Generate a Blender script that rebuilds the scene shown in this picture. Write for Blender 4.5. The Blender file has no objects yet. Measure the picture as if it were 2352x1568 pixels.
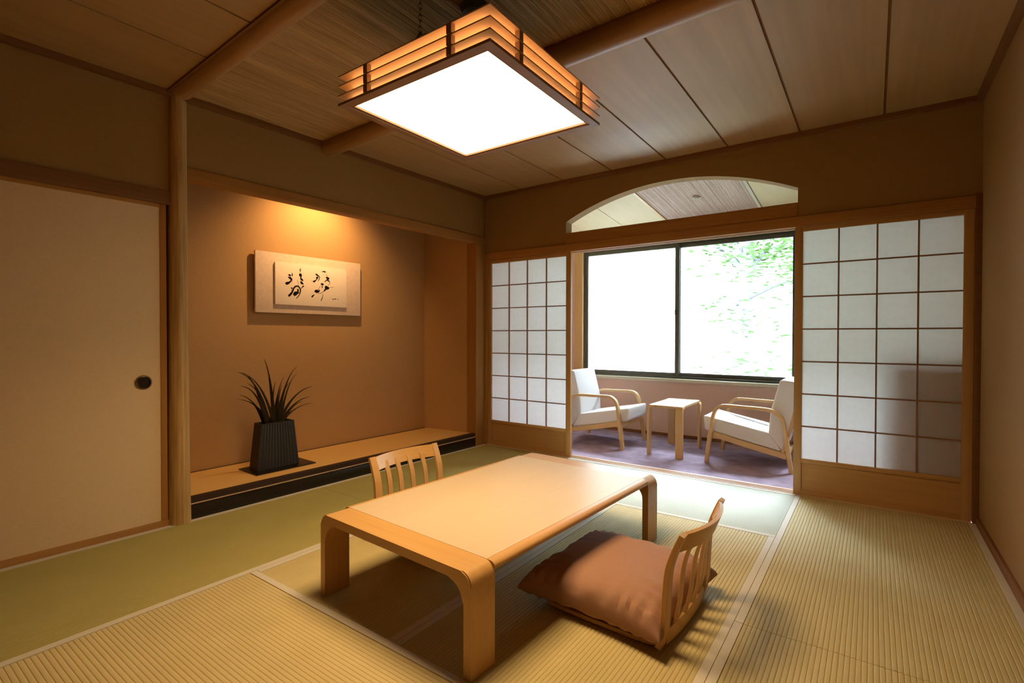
import bpy, bmesh, math, random
from mathutils import Vector, Matrix

# ------------------------------------------------------------------ camera, world, lights, exposure
SC = bpy.context.scene
COL = SC.collection
W = 3.559            # room width along the back wall
HT = 2.363           # underside of the ceiling moulding
HC = 2.393           # ceiling boards
SK = 0.0357          # the alcove wall opens slightly towards the entrance
TH = -math.atan(SK)

cam_d = bpy.data.cameras.new('camera')
cam_d.sensor_width = 36.0
cam_d.lens = 1156.39 / 2352 * 36.0
cam_d.clip_start = 0.02
cam = bpy.data.objects.new('camera', cam_d)
COL.objects.link(cam)
_y, _p, _r = -.6221, -.0119, .0015
_f = Vector((math.sin(_y) * math.cos(_p), math.cos(_y) * math.cos(_p), math.sin(_p)))
_rt = Vector((math.cos(_y), -math.sin(_y), 0))
_up = _rt.cross(_f)
_rt, _up = math.cos(_r) * _rt + math.sin(_r) * _up, -math.sin(_r) * _rt + math.cos(_r) * _up
_m = Matrix((_rt, _up, -_f)).transposed().to_4x4()
_m.translation = Vector((3.0688, -3.8194, 1.055))
cam.matrix_world = _m
SC.camera = cam

world = bpy.data.worlds.new('overcast_sky')
SC.world = world
world.use_nodes = True
_bg = world.node_tree.nodes['Background']
_bg.inputs[0].default_value = (.82, .95, 1.14, 1)
_bg.inputs[1].default_value = 190.0

LAMP_COL = (1.0, .70, .37)
LAMP_STR = 8.2
LAMP_DOWN = 23.0      # watts thrown downwards by the diffuser
PAPER_STR = 4.2

portal = bpy.data.lights.new('window_portal', 'AREA')
portal.shape = 'RECTANGLE'; portal.size = 3.2; portal.size_y = 1.42
portal.cycles.is_portal = True
po = bpy.data.objects.new('window_portal', portal); COL.objects.link(po)
po.location = (1.92, 1.60, 1.33); po.rotation_euler = (math.radians(-90), 0, 0)

SC.view_settings.view_transform = 'Standard'
SC.view_settings.look = 'None'
SC.view_settings.gamma = 1.0
SC.view_settings.use_curve_mapping = False
SC.view_settings.exposure = 0.0
SC.cycles.use_denoising = True
SC.cycles.max_bounces = 8
SC.cycles.diffuse_bounces = 4
SC.cycles.transparent_max_bounces = 16
SC.cycles.sample_clamp_indirect = 8.0

# ------------------------------------------------------------------ materials
MATS = {}
def _nt(name):
    m = bpy.data.materials.new(name); m.use_nodes = True
    nt = m.node_tree
    return m, nt, nt.nodes['Principled BSDF'], nt.nodes, nt.links

def mapping(nt, scale, rot=(0, 0, 0)):
    tc = nt.nodes.new('ShaderNodeTexCoord'); mp = nt.nodes.new('ShaderNodeMapping')
    mp.inputs['Scale'].default_value = scale; mp.inputs['Rotation'].default_value = rot
    nt.links.new(tc.outputs['Object'], mp.inputs['Vector'])
    return mp.outputs['Vector']

def ramp(nt, fac, cols, pos=None):
    r = nt.nodes.new('ShaderNodeValToRGB')
    n = len(cols)
    while len(r.color_ramp.elements) < n: r.color_ramp.elements.new(.5)
    for i, c in enumerate(cols):
        e = r.color_ramp.elements[i]; e.position = pos[i] if pos else i / (n - 1); e.color = (*c, 1)
    nt.links.new(fac, r.inputs['Fac'])
    return r.outputs['Color']

def vary(nt, col, amt):
    """a little brightness difference from piece to piece"""
    oi = nt.nodes.new('ShaderNodeObjectInfo'); mr = nt.nodes.new('ShaderNodeMapRange')
    mr.inputs['To Min'].default_value = 1 - amt; mr.inputs['To Max'].default_value = 1 + amt
    hs = nt.nodes.new('ShaderNodeHueSaturation')
    nt.links.new(oi.outputs['Random'], mr.inputs['Value']); nt.links.new(mr.outputs['Result'], hs.inputs['Value'])
    nt.links.new(col, hs.inputs['Color'])
    return hs.outputs['Color']

def wood(name, a, b, axis='x', rough=.45, fine=55, spec=.4, bump=.08, amt=.05):
    m, nt, p, N, L = _nt(name)
    sc = [fine, fine, fine]; sc['xyz'.index(axis)] = fine * .035
    v = mapping(nt, sc)
    n1 = N.new('ShaderNodeTexNoise'); n1.inputs['Scale'].default_value = 1; n1.inputs['Detail'].default_value = 6
    L.new(v, n1.inputs['Vector'])
    sc2 = [6, 6, 6]; sc2['xyz'.index(axis)] = .5
    v2 = mapping(nt, sc2)
    n2 = N.new('ShaderNodeTexNoise'); n2.inputs['Scale'].default_value = 1; n2.inputs['Detail'].default_value = 3
    n2.inputs['Distortion'].default_value = 1.2
    L.new(v2, n2.inputs['Vector'])
    mx = N.new('ShaderNodeMath'); mx.operation = 'MULTIPLY_ADD'; mx.inputs[1].default_value = .55
    L.new(n1.outputs['Fac'], mx.inputs[0])
    m2 = N.new('ShaderNodeMath'); m2.operation = 'MULTIPLY'; m2.inputs[1].default_value = .45
    L.new(n2.outputs['Fac'], m2.inputs[0]); L.new(m2.outputs[0], mx.inputs[2])
    c = ramp(nt, mx.outputs[0], [b, a], [.3, .68])
    c = vary(nt, c, amt)
    L.new(c, p.inputs['Base Color'])
    p.inputs['Roughness'].default_value = rough
    p.inputs['Specular IOR Level'].default_value = spec
    if bump:
        bp = N.new('ShaderNodeBump'); bp.inputs['Strength'].default_value = bump; bp.inputs['Distance'].default_value = .002
        L.new(n1.outputs['Fac'], bp.inputs['Height']); L.new(bp.outputs['Normal'], p.inputs['Normal'])
    MATS[name] = m
    return m

def plain(name, a, b=None, rough=.8, scale=40, spec=.3, bump=0, dist=.001, detail=4, metal=0, stretch=(1, 1, 1)):
    m, nt, p, N, L = _nt(name)
    b = b or tuple(x * .9 for x in a)
    v = mapping(nt, [scale * s for s in stretch])
    n1 = N.new('ShaderNodeTexNoise'); n1.inputs['Scale'].default_value = 1; n1.inputs['Detail'].default_value = detail
    L.new(v, n1.inputs['Vector'])
    L.new(ramp(nt, n1.outputs['Fac'], [b, a], [.3, .7]), p.inputs['Base Color'])
    p.inputs['Roughness'].default_value = rough; p.inputs['Specular IOR Level'].default_value = spec
    p.inputs['Metallic'].default_value = metal
    if bump:
        bp = N.new('ShaderNodeBump'); bp.inputs['Strength'].default_value = bump; bp.inputs['Distance'].default_value = dist
        L.new(n1.outputs['Fac'], bp.inputs['Height']); L.new(bp.outputs['Normal'], p.inputs['Normal'])
    MATS[name] = m
    return m

def tatami_mat_material(name, a, b, axis):
    # rush stalks run across the ribs
    m, nt, p, N, L = _nt(name)
    sc = [260, 260, 260]; sc['xyz'.index(axis)] = 900
    sc['xyz'.index('y' if axis == 'x' else 'x')] = 60
    v = mapping(nt, sc)
    n1 = N.new('ShaderNodeTexNoise'); n1.inputs['Scale'].default_value = 1; n1.inputs['Detail'].default_value = 2
    L.new(v, n1.inputs['Vector'])
    v2 = mapping(nt, (5, 5, 5))
    n2 = N.new('ShaderNodeTexNoise'); n2.inputs['Scale'].default_value = 1
    L.new(v2, n2.inputs['Vector'])
    ad = N.new('ShaderNodeMath'); ad.operation = 'MULTIPLY_ADD'; ad.inputs[1].default_value = .6
    L.new(n1.outputs['Fac'], ad.inputs[0])
    m2 = N.new('ShaderNodeMath'); m2.operation = 'MULTIPLY'; m2.inputs[1].default_value = .4
    L.new(n2.outputs['Fac'], m2.inputs[0]); L.new(m2.outputs[0], ad.inputs[2])
    L.new(ramp(nt, ad.outputs[0], [b, a], [.3, .7]), p.inputs['Base Color'])
    p.inputs['Roughness'].default_value = .6; p.inputs['Specular IOR Level'].default_value = .18
    bp = N.new('ShaderNodeBump'); bp.inputs['Strength'].default_value = .25; bp.inputs['Distance'].default_value = .0008
    L.new(n1.outputs['Fac'], bp.inputs['Height']); L.new(bp.outputs['Normal'], p.inputs['Normal'])
    MATS[name] = m
    return m

def emit(name, col, strength):
    m, nt, p, N, L = _nt(name)
    p.inputs['Base Color'].default_value = (*[min(1, c * .9) for c in col], 1)
    p.inputs['Emission Color'].default_value = (*col, 1); p.inputs['Emission Strength'].default_value = strength
    MATS[name] = m
    return m

def paper_translucent(name, col, mixf=.55):
    m, nt, p, N, L = _nt(name)
    out = nt.nodes['Material Output']; N.remove(p)
    d = N.new('ShaderNodeBsdfDiffuse'); t = N.new('ShaderNodeBsdfTranslucent'); x = N.new('ShaderNodeMixShader')
    v = mapping(nt, (30, 30, 30)); n1 = N.new('ShaderNodeTexNoise'); n1.inputs['Scale'].default_value = 1; n1.inputs['Detail'].default_value = 8
    L.new(v, n1.inputs['Vector'])
    c = ramp(nt, n1.outputs['Fac'], [tuple(q * .95 for q in col), col], [.3, .7])
    L.new(c, d.inputs['Color']); L.new(c, t.inputs['Color'])
    x.inputs[0].default_value = mixf
    L.new(d.outputs[0], x.inputs[1]); L.new(t.outputs[0], x.inputs[2]); L.new(x.outputs[0], out.inputs['Surface'])
    MATS[name] = m
    return m

def glass(name, haze=0.0):
    m, nt, p, N, L = _nt(name)
    out = nt.nodes['Material Output']; N.remove(p)
    tr = N.new('ShaderNodeBsdfTransparent'); tr.inputs[0].default_value = (.95, .97, .96, 1)
    gl = N.new('ShaderNodeBsdfGlossy'); gl.inputs['Roughness'].default_value = .02
    fr = N.new('ShaderNodeFresnel'); fr.inputs[0].default_value = 1.35
    x = N.new('ShaderNodeMixShader')
    L.new(fr.outputs[0], x.inputs[0]); L.new(tr.outputs[0], x.inputs[1]); L.new(gl.outputs[0], x.inputs[2])
    res = x.outputs[0]
    if haze:
        t = N.new('ShaderNodeBsdfTranslucent'); t.inputs[0].default_value = (.85, .88, .9, 1)
        x2 = N.new('ShaderNodeMixShader'); x2.inputs[0].default_value = haze
        L.new(res, x2.inputs[1]); L.new(t.outputs[0], x2.inputs[2]); res = x2.outputs[0]
    L.new(res, out.inputs['Surface'])
    MATS[name] = m
    return m

def leaf_mat(name, a, b, tf=.45):
    m, nt, p, N, L = _nt(name)
    out = nt.nodes['Material Output']; N.remove(p)
    d = N.new('ShaderNodeBsdfDiffuse'); t = N.new('ShaderNodeBsdfTranslucent'); x = N.new('ShaderNodeMixShader')
    v = mapping(nt, (1.3, 1.3, 1.3)); n1 = N.new('ShaderNodeTexNoise'); n1.inputs['Scale'].default_value = 1
    L.new(v, n1.inputs['Vector'])
    c = ramp(nt, n1.outputs['Fac'], [a, b], [.35, .65])
    L.new(c, d.inputs['Color']); L.new(c, t.inputs['Color'])
    x.inputs[0].default_value = tf
    L.new(d.outputs[0], x.inputs[1]); L.new(t.outputs[0], x.inputs[2]); L.new(x.outputs[0], out.inputs['Surface'])
    MATS[name] = m
    return m

# room surfaces
plain('plaster', (.31, .175, .056), (.275, .155, .048), rough=.9, scale=90, bump=.25, dist=.0008)
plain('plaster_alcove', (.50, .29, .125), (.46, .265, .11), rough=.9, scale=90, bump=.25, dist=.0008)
plain('plaster_sunroom', (.76, .53, .43), (.72, .50, .40), rough=.85, scale=90, bump=.2, dist=.0008)
plain('sunroom_white', (.72, .69, .55), (.66, .63, .50), rough=.85, scale=60)
plain('fusuma_paper', (.72, .52, .30), (.68, .49, .28), rough=.85, scale=120, bump=.15, dist=.0006)
wood('wood_trim_x', (.42, .205, .06), (.31, .14, .038), 'x', rough=.65, spec=.15)
wood('wood_trim_y', (.42, .205, .06), (.31, .14, .038), 'y', rough=.65, spec=.15)
wood('wood_trim_z', (.42, .205, .06), (.31, .14, .038), 'z', rough=.65, spec=.15)
wood('wood_dark_y', (.23, .10, .034), (.16, .066, .022), 'y', rough=.65, spec=.15)
wood('wood_dark_x', (.23, .10, .034), (.16, .066, .022), 'x', rough=.65, spec=.15)
wood('wood_log', (.60, .38, .15), (.24, .125, .035), 'z', fine=95, bump=.5, rough=.6, spec=.2)
wood('wood_beam', (.40, .21, .075), (.28, .13, .04), 'x', fine=40)
wood('wood_ceiling', (.43, .26, .105), (.35, .205, .08), 'y', fine=28, rough=.5, amt=.06)
wood('wood_sunceil', (.72, .60, .36), (.66, .54, .31), 'y', fine=28, rough=.6, amt=.05)
wood('reed', (.54, .34, .145), (.24, .14, .055), 'y', fine=110, rough=.75, spec=.1, bump=.4)
wood('reed_pale', (.64, .47, .38), (.46, .32, .25), 'y', fine=120, rough=.6, bump=.3)
wood('shoji_wood_z', (.50, .28, .10), (.40, .21, .07), 'z')
wood('shoji_wood_x', (.50, .28, .10), (.40, .21, .07), 'x')
wood('muntin', (.30, .155, .07), (.22, .11, .05), 'x', bump=0)
wood('threshold', (.62, .42, .26), (.50, .32, .19), 'x')
paper_translucent('shoji_paper', (.84, .81, .79), .76)
# furniture
wood('oak', (.57, .325, .11), (.47, .25, .078), 'x', rough=.33, spec=.5)
wood('oak_y', (.57, .325, .11), (.47, .25, .078), 'y', rough=.33, spec=.5)
wood('oak_z', (.57, .325, .11), (.47, .25, .078), 'z', rough=.35, spec=.5)
wood('veneer', (.56, .43, .285), (.52, .395, .255), 'y', rough=.36, spec=.4, bump=.02, fine=45, amt=0)
wood('beech', (.68, .44, .20), (.58, .36, .15), 'z', rough=.4)
wood('beech_x', (.68, .44, .20), (.58, .36, .15), 'x', rough=.4)
plain('upholstery', (.84, .81, .80), (.79, .76, .75), rough=.95, scale=300, bump=.2, dist=.0006)
plain('cushion_cloth', (.33, .175, .11), (.30, .155, .095), rough=.75, scale=140, bump=.3, dist=.001, spec=.2)
plain('lacquer', (.012, .008, .006), (.008, .006, .005), rough=.25, scale=8, spec=.5)
plain('heri_dark', (.05, .022, .012), (.03, .014, .008), rough=.8, scale=300)
plain('heri', (.60, .54, .43), (.55, .49, .385), rough=.7, scale=500)
tatami_mat_material('tatami_x', (.60, .48, .24), (.51, .40, .19), 'x')
tatami_mat_material('tatami_y', (.53, .43, .20), (.44, .35, .15), 'y')
tatami_mat_material('tatami_sheen_x', (.47, .475, .37), (.41, .415, .32), 'x')  # cool daylight and the sheen across the ribs put into the colour
tatami_mat_material('tatami_sheen_y', (.38, .32, .105), (.33, .275, .085), 'y')  # same rush; greenish sheen seen across the ribs is put into the colour
plain('alcove_mat', (.74, .45, .15), (.68, .40, .125), rough=.6, scale=260, bump=.2, dist=.0006, stretch=(1, .1, 1))
plain('carpet', (.40, .31, .41), (.25, .185, .24), rough=.95, scale=9, bump=.5, dist=.003, detail=10)
plain('dark_metal', (.035, .03, .022), (.03, .025, .02), rough=.4, scale=20, spec=.5)
plain('bronze_frame', (.075, .075, .052), (.06, .06, .042), rough=.5, scale=20, spec=.4)
plain('gold', (.45, .28, .10), (.2, .1, .04), rough=.35, scale=400, metal=.8)
plain('ink', (.016, .009, .006), (.012, .007, .005), rough=.7, scale=50)
plain('washi', (.86, .73, .62), (.82, .69, .58), rough=.9, scale=60)
plain('washi_mount', (.76, .58, .46), (.68, .51, .40), rough=.9, scale=35, bump=.3, dist=.001, detail=8)
wood('vase_black', (.03, .022, .018), (.013, .010, .008), 'z', fine=90, rough=.5, bump=.6)
plain('plant_leaf', (.085, .055, .02), (.05, .03, .012), rough=.55, scale=30)
wood('louvre_wood', (.62, .40, .21), (.52, .32, .16), 'x', fine=70, rough=.6)
wood('lamp_wood', (.30, .16, .085), (.21, .105, .055), 'x', fine=70, rough=.5)
emit('lamp_diffuser', LAMP_COL, LAMP_STR)
emit('lamp_paper', (1.0, .56, .23), PAPER_STR)
glass('window_glass')
glass('window_glass_screen', haze=.3)
plain('white_plastic', (.75, .75, .7), rough=.5)
plain('downlight_lens', (.35, .32, .26), rough=.3)
plain('cabinet_brown', (.55, .38, .27), (.50, .34, .24), rough=.6)
plain('bark', (.0042, .0047, .0044), (.0026, .003, .0028), rough=.9, scale=12, bump=.6, dist=.02, stretch=(1, 1, .2))
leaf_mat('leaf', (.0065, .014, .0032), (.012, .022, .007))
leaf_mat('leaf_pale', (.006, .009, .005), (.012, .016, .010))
plain('hillside', (.024, .029, .020), (.0045, .0065, .0035), rough=1, scale=1.6, detail=10)

# ------------------------------------------------------------------ mesh helpers
def finish(name, bm, mat, parent=None, loc=(0, 0, 0), rotz=0, smooth=True):
    me = bpy.data.meshes.new(name)
    bmesh.ops.recalc_face_normals(bm, faces=bm.faces)
    bm.to_mesh(me); bm.free()
    if smooth:
        for p in me.polygons: p.use_smooth = True
        me.set_sharp_from_angle(angle=math.radians(32))
    me.materials.append(MATS[mat])
    o = bpy.data.objects.new(name, me); COL.objects.link(o)
    o.location = loc; o.rotation_euler = (0, 0, rotz)
    if parent is not None: o.parent = parent
    return o

def box(bm, x0, x1, y0, y1, z0, z1, bev=0):
    r = bmesh.ops.create_cube(bm, size=1)
    vs = r['verts']
    for v in vs:
        v.co = Vector((x0 + (v.co.x + .5) * (x1 - x0), y0 + (v.co.y + .5) * (y1 - y0), z0 + (v.co.z + .5) * (z1 - z0)))
    if bev:
        es = list({e for v in vs for e in v.link_edges})
        bmesh.ops.bevel(bm, geom=es, offset=bev, segments=2, affect='EDGES', profile=.6)

def B(name, x0, x1, y0, y1, z0, z1, mat, parent=None, bev=.0015, loc=(0, 0, 0), rotz=0):
    bm = bmesh.new(); box(bm, x0, x1, y0, y1, z0, z1, bev)
    return finish(name, bm, mat, parent, loc, rotz)

def prism(bm, poly, axis, a0, a1):
    """extrude a 2-D outline along an axis; outline is in the other two axes (xz for y, yz for x, xy for z)"""
    def P(u, v, a):
        return {'y': (u, a, v), 'x': (a, u, v), 'z': (u, v, a)}[axis]
    A = [bm.verts.new(P(u, v, a0)) for u, v in poly]; C = [bm.verts.new(P(u, v, a1)) for u, v in poly]
    n = len(poly)
    for i in range(n):
        bm.faces.new((A[i], A[(i + 1) % n], C[(i + 1) % n], C[i]))
    bm.faces.new(A); bm.faces.new(C[::-1])

def sweep(bm, pts, side, w, t, ch=.2):
    """rectangular bent-wood section along a path; side = width direction; w, t numbers or per-point lists"""
    pts = [Vector(p) for p in pts]; side = Vector(side).normalized(); n = len(pts)
    rings = []
    for i, p in enumerate(pts):
        tg = (pts[min(i + 1, n - 1)] - pts[max(i - 1, 0)]).normalized()
        nr = tg.cross(side).normalized()
        ww = (w[i] if isinstance(w, (list, tuple)) else w) / 2; tt = (t[i] if isinstance(t, (list, tuple)) else t) / 2
        c = ch * min(ww, tt)
        sec = [(ww - c, tt), (ww, tt - c), (ww, -tt + c), (ww - c, -tt), (-ww + c, -tt), (-ww, -tt + c), (-ww, tt - c), (-ww + c, tt)]
        rings.append([bm.verts.new(p + side * a + nr * b) for a, b in sec])
    for i in range(n - 1):
        for k in range(8):
            bm.faces.new((rings[i][k], rings[i][(k + 1) % 8], rings[i + 1][(k + 1) % 8], rings[i + 1][k]))
    bm.faces.new(rings[0]); bm.faces.new(rings[-1][::-1])

def tube(bm, pts, r, seg=10):
    pts = [Vector(p) for p in pts]; n = len(pts); rings = []
    ref = Vector((0, 0, 1)) if abs((pts[-1] - pts[0]).normalized().z) < .9 else Vector((1, 0, 0))
    for i, p in enumerate(pts):
        tg = (pts[min(i + 1, n - 1)] - pts[max(i - 1, 0)]).normalized()
        a = tg.cross(ref).normalized(); b = tg.cross(a)
        rr = r[i] if isinstance(r, (list, tuple)) else r
        rings.append([bm.verts.new(p + (a * math.cos(k * 2 * math.pi / seg) + b * math.sin(k * 2 * math.pi / seg)) * rr) for k in range(seg)])
    for i in range(n - 1):
        for k in range(seg):
            bm.faces.new((rings[i][k], rings[i][(k + 1) % seg], rings[i + 1][(k + 1) % seg], rings[i + 1][k]))
    bm.faces.new(rings[0]); bm.faces.new(rings[-1][::-1])

def arc(cx, cz, r, a0, a1, n=8):
    return [(cx + r * math.cos(math.radians(a0 + (a1 - a0) * i / n)), cz + r * math.sin(math.radians(a0 + (a1 - a0) * i / n))) for i in range(n + 1)]

def smooth_path(pts, n=6):
    """Catmull-Rom through 2-D/3-D points"""
    P = [Vector(p) for p in pts]; P = [2 * P[0] - P[1]] + P + [2 * P[-1] - P[-2]]
    out = []
    for i in range(1, len(P) - 2):
        for k in range(n):
            t = k / n
            out.append(.5 * ((2 * P[i]) + (P[i + 1] - P[i - 1]) * t + (2 * P[i - 1] - 5 * P[i] + 4 * P[i + 1] - P[i + 2]) * t * t + (3 * P[i] - P[i - 1] - 3 * P[i + 1] + P[i + 2]) * t ** 3))
    out.append(P[-2])
    return out

def thing(name, label, cat, loc=(0, 0, 0), rotz=0, group=None):
    o = bpy.data.objects.new(name, None); COL.objects.link(o)
    o.empty_display_size = .1; o.location = loc; o.rotation_euler = (0, 0, rotz)
    o['label'] = label; o['category'] = cat
    if group: o['group'] = group
    return o

def tag(o, label, cat, group=None):
    o['label'] = label; o['category'] = cat
    if group: o['group'] = group
    return o

def struct(o):
    o['kind'] = 'structure'
    return o

def holder(name, loc=(0, 0, 0), rotz=0):
    o = bpy.data.objects.new(name, None); COL.objects.link(o)
    o.empty_display_size = .1; o.location = loc; o.rotation_euler = (0, 0, rotz)
    return struct(o)

def copy_tree(o, parent=None):
    c = o.copy(); COL.objects.link(c)
    if parent is not None: c.parent = parent
    for ch in list(o.children): copy_tree(ch, c)
    return c

def LW(d, s, z=0):
    """point given along the alcove wall (d out into the room, s along it, 0 at the corner) -> world"""
    c, sn = math.cos(TH), math.sin(TH)
    return Vector((c * d - sn * s, sn * d + c * s, z))

# ------------------------------------------------------------------ floor: tatami and sunroom carpet
floor = struct(B('floor', -.35, W + .1, -4.8, 0.0, -.12, -.05, 'wood_dark_y'))

def tatami(x0, x1, y0, y1, axis, mat, skew=False, heri=(1, 1)):
    """one mat: ribbed woven top over a straw core, cloth borders along its long sides"""
    hw = .03
    a0, a1 = (y0, y1) if axis == 'x' else (x0, x1)          # across the ribs
    l0, l1 = (x0, x1) if axis == 'x' else (y0, y1)          # along the ribs
    n = max(1, round((a1 - a0) / .0155)); per = (a1 - a0) / n
    prof = []
    for i in range(n):
        for k in (0, .12, .5, .88):
            zz = {0: -.0026, .12: -.0009, .5: 0.0, .88: -.0009}[k]
            prof.append((a0 + (i + k) * per, zz))
    prof.append((a1, -.0026))
    bm = bmesh.new()
    g = .0012
    def V(a, l, z):
        if axis == 'x': return bm.verts.new((l, a, z))
        if skew:                                             # left edge follows the alcove wall
            t = (a - x0) / (x1 - x0); return bm.verts.new((a + SK * l * (1 - t), l, z))
        return bm.verts.new((a, l, z))
    r0 = [V(a, l0 + g, z) for a, z in prof]; r1 = [V(a, l1 - g, z) for a, z in prof]
    for i in range(len(prof) - 1): bm.faces.new((r0[i], r0[i + 1], r1[i + 1], r1[i]))
    q0 = [V(a0, l0 + g, -.05), V(a1, l0 + g, -.05)]; q1 = [V(a0, l1 - g, -.05), V(a1, l1 - g, -.05)]
    bm.faces.new((q0[0], q0[1], q1[1], q1[0]))
    bm.faces.new([q0[0]] + r0 + [q0[1]]); bm.faces.new([q1[0]] + r1 + [q1[1]])
    bm.faces.new((q0[0], r0[0], r1[0], q1[0])); bm.faces.new((q0[1], r0[-1], r1[-1], q1[1]))
    m = finish('tatami_mat', bm, mat, floor, smooth=True)
    for side in (0, 1):
        if not heri[side]: continue
        b0, b1 = (a0 + .001, a0 + hw) if side == 0 else (a1 - hw, a1 - .001)
        bm = bmesh.new()
        vs = []
        for z in (-.045, .0012):
            for l in (l0 + g, l1 - g):
                for a in (b0, b1): vs.append(V(a, l, z))
        for f in ((0, 1, 3, 2), (4, 5, 7, 6), (0, 1, 5, 4), (2, 3, 7, 6), (0, 2, 6, 4), (1, 3, 7, 5)):
            bm.faces.new([vs[i] for i in f])
        finish('cloth_border', bm, 'heri', m, smooth=False)

T1, TM, T2 = .83, 1.742, 2.66
tatami(.004, T1, -1.76, -.004, 'y', 'tatami_sheen_y', skew=True)
tatami(.004, T1, -3.55, -1.76, 'y', 'tatami_sheen_y', skew=True)
tatami(T1, T2, -.885, -.004, 'x', 'tatami_sheen_x')
tatami(T1, TM, -2.66, -.885, 'y', 'tatami_y')
tatami(TM, T2, -2.66, -.885, 'y', 'tatami_y')
tatami(T1, T2, -3.55, -2.66, 'x', 'tatami_x')
tatami(T2, 3.545, -1.835, -.004, 'y', 'tatami_y')
tatami(T2, 3.545, -3.55, -1.835, 'y', 'tatami_y')
for k in range(6):
    B('floor_plank', -.3 + k * .64, -.3 + k * .64 + .637, -4.8, -3.552, -.05, -.004, 'wood_trim_y', floor)

carpet = struct(B('floor_carpet', -.3, 3.72, .105, 1.44, -.12, -.002, 'carpet'))
sill = holder('trim_1')
for k, (y0, y1, z1) in enumerate(((0, .016, .004), (.016, .036, -.001), (.036, .052, .004), (.052, .072, -.001), (.072, .104, .004))):
    B('threshold_strip', .03, W - .03, y0, y1, -.12, z1, 'threshold', sill, bev=.0008)

# ------------------------------------------------------------------ back wall with arched opening
AX0, AX1 = .903, 2.657
bm = bmesh.new()
cx, half, sag = (AX0 + AX1) / 2, (AX1 - AX0) / 2, .203
R_ = (half ** 2 + sag ** 2) / (2 * sag); cz = 2.035 + sag - R_
ang = math.degrees(math.asin(half / R_))
arch = arc(cx, cz, R_, 90 + ang, 90 - ang, 32)               # left to right over the top
# wall drawn as strips so that every face stays simple
top = 2.42
outl = [(0, 1.84)] + [(AX0, 1.84)] + arch + [(AX1, 1.84)] + [(W, 1.84), (W, top), (0, top)]
prism(bm, outl, 'y', 0, .1)
wall_back = struct(finish('wall_back', bm, 'plaster'))
lint = holder('trim_2')
B('lintel', AX0, AX1, -.006, .104, 1.842, 1.938, 'wood_trim_x', lint)
kam = holder('trim_3')
B('head_rail', .0, 3.535, -.014, .016, 1.775, 1.842, 'wood_trim_x', kam)
for y0, y1 in ((.038, .052), (.074, .104)):
    B('head_rail_tongue', .034, 3.535, y0, y1, 1.775, 1.842, 'wood_trim_x', kam)
B('head_rail_core', .0, 3.535, .016, .104, 1.79, 1.842, 'wood_trim_x', kam, bev=0)
struct(B('trim_4', -.012, .034, -.012, .104, 0, 1.775, 'wood_trim_z'))     # slim post in the corner
struct(B('trim_5', 3.531, W + .002, -.016, .104, 0, 1.85, 'wood_dark_x'))   # slim post against the right wall

# ------------------------------------------------------------------ right wall, entrance wall
struct(B('wall_right', W, W + .1, -4.8, .1, -.05, 2.42, 'plaster', bev=0))
struct(B('wall_front', -.4, W + .1, -4.9, -4.8, -.05, 2.42, 'plaster', bev=0))
struct(B('baseboard_right', W - .014, W, -4.8, -.017, -.03, .045, 'wood_dark_y'))

# ------------------------------------------------------------------ alcove wall (own frame: x = out of the wall, y = along it)
upl = struct(B('wall_left', -.08, 0, -4.9, -2.64, 1.84, 2.42, 'plaster', rotz=TH, bev=0))
struct(B('wall_left_alcove_head', -.08, 0, -2.6, .02, 2.0, 2.42, 'plaster', rotz=TH, bev=0))
struct(B('wall_left_backing', -.12, -.04, -4.9, -2.64, -.05, 1.84, 'plaster', rotz=TH, bev=0))
AD = -.62
struct(B('wall_alcove_back', AD - .08, AD, -2.9, .1, -.05, 2.42, 'plaster_alcove', rotz=TH, bev=0))
bm = bmesh.new()
prism(bm, [(AD, -.21), (-.05, -.115), (-.05, .02), (AD, .02)], 'z', -.05, 2.42)
struct(finish('wall_alcove_right', bm, 'plaster_alcove', rotz=TH))
struct(B('wall_alcove_left', AD, -.04, -2.72, -2.66, -.05, 2.42, 'plaster_alcove', rotz=TH, bev=0))
struct(B('ceiling_alcove', AD, -.08, -2.66, -.1, 2.36, 2.42, 'wood_dark_y', rotz=TH, bev=0))
struct(B('trim_6', -.075, .012, -2.585, -.0, 1.937, 2.0, 'wood_trim_y', rotz=TH))                # alcove lintel
struct(B('trim_7', -.112, .006, -.128, .004, 0, 1.937, 'wood_trim_z', rotz=TH))                 # square alcove post
# head rail over the sliding door, sill below it
struct(B('trim_8', -.045, .016, -4.8, -2.655, 1.77, 1.842, 'wood_dark_y', rotz=TH))
struct(B('trim_9', -.045, .004, -4.8, -2.66, -.05, .034, 'wood_trim_y', rotz=TH))
# natural log post
bm = bmesh.new()
rnd = random.Random(4)
rings = []
NZ, NS = 40, 28
for i in range(NZ + 1):
    z = i / NZ * 2.392; r0 = .056 - .013 * (i / NZ) ** .7
    ring = []
    for k in range(NS):
        a = 2 * math.pi * k / NS
        rr = r0 * (1 + .022 * math.sin(3 * a + 1.7 * z) + .015 * math.sin(7 * a - 2.3 * z) + rnd.uniform(-.006, .006))
        ring.append(bm.verts.new((rr * math.cos(a), rr * math.sin(a), z)))
    rings.append(ring)
for i in range(NZ):
    for k in range(NS):
        bm.faces.new((rings[i][k], rings[i][(k + 1) % NS], rings[i + 1][(k + 1) % NS], rings[i + 1][k]))
bm.faces.new(rings[0]); bm.faces.new(rings[-1][::-1])
struct(finish('trim_10', bm, 'wood_log', loc=LW(-.006, -2.616), rotz=TH))

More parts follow.
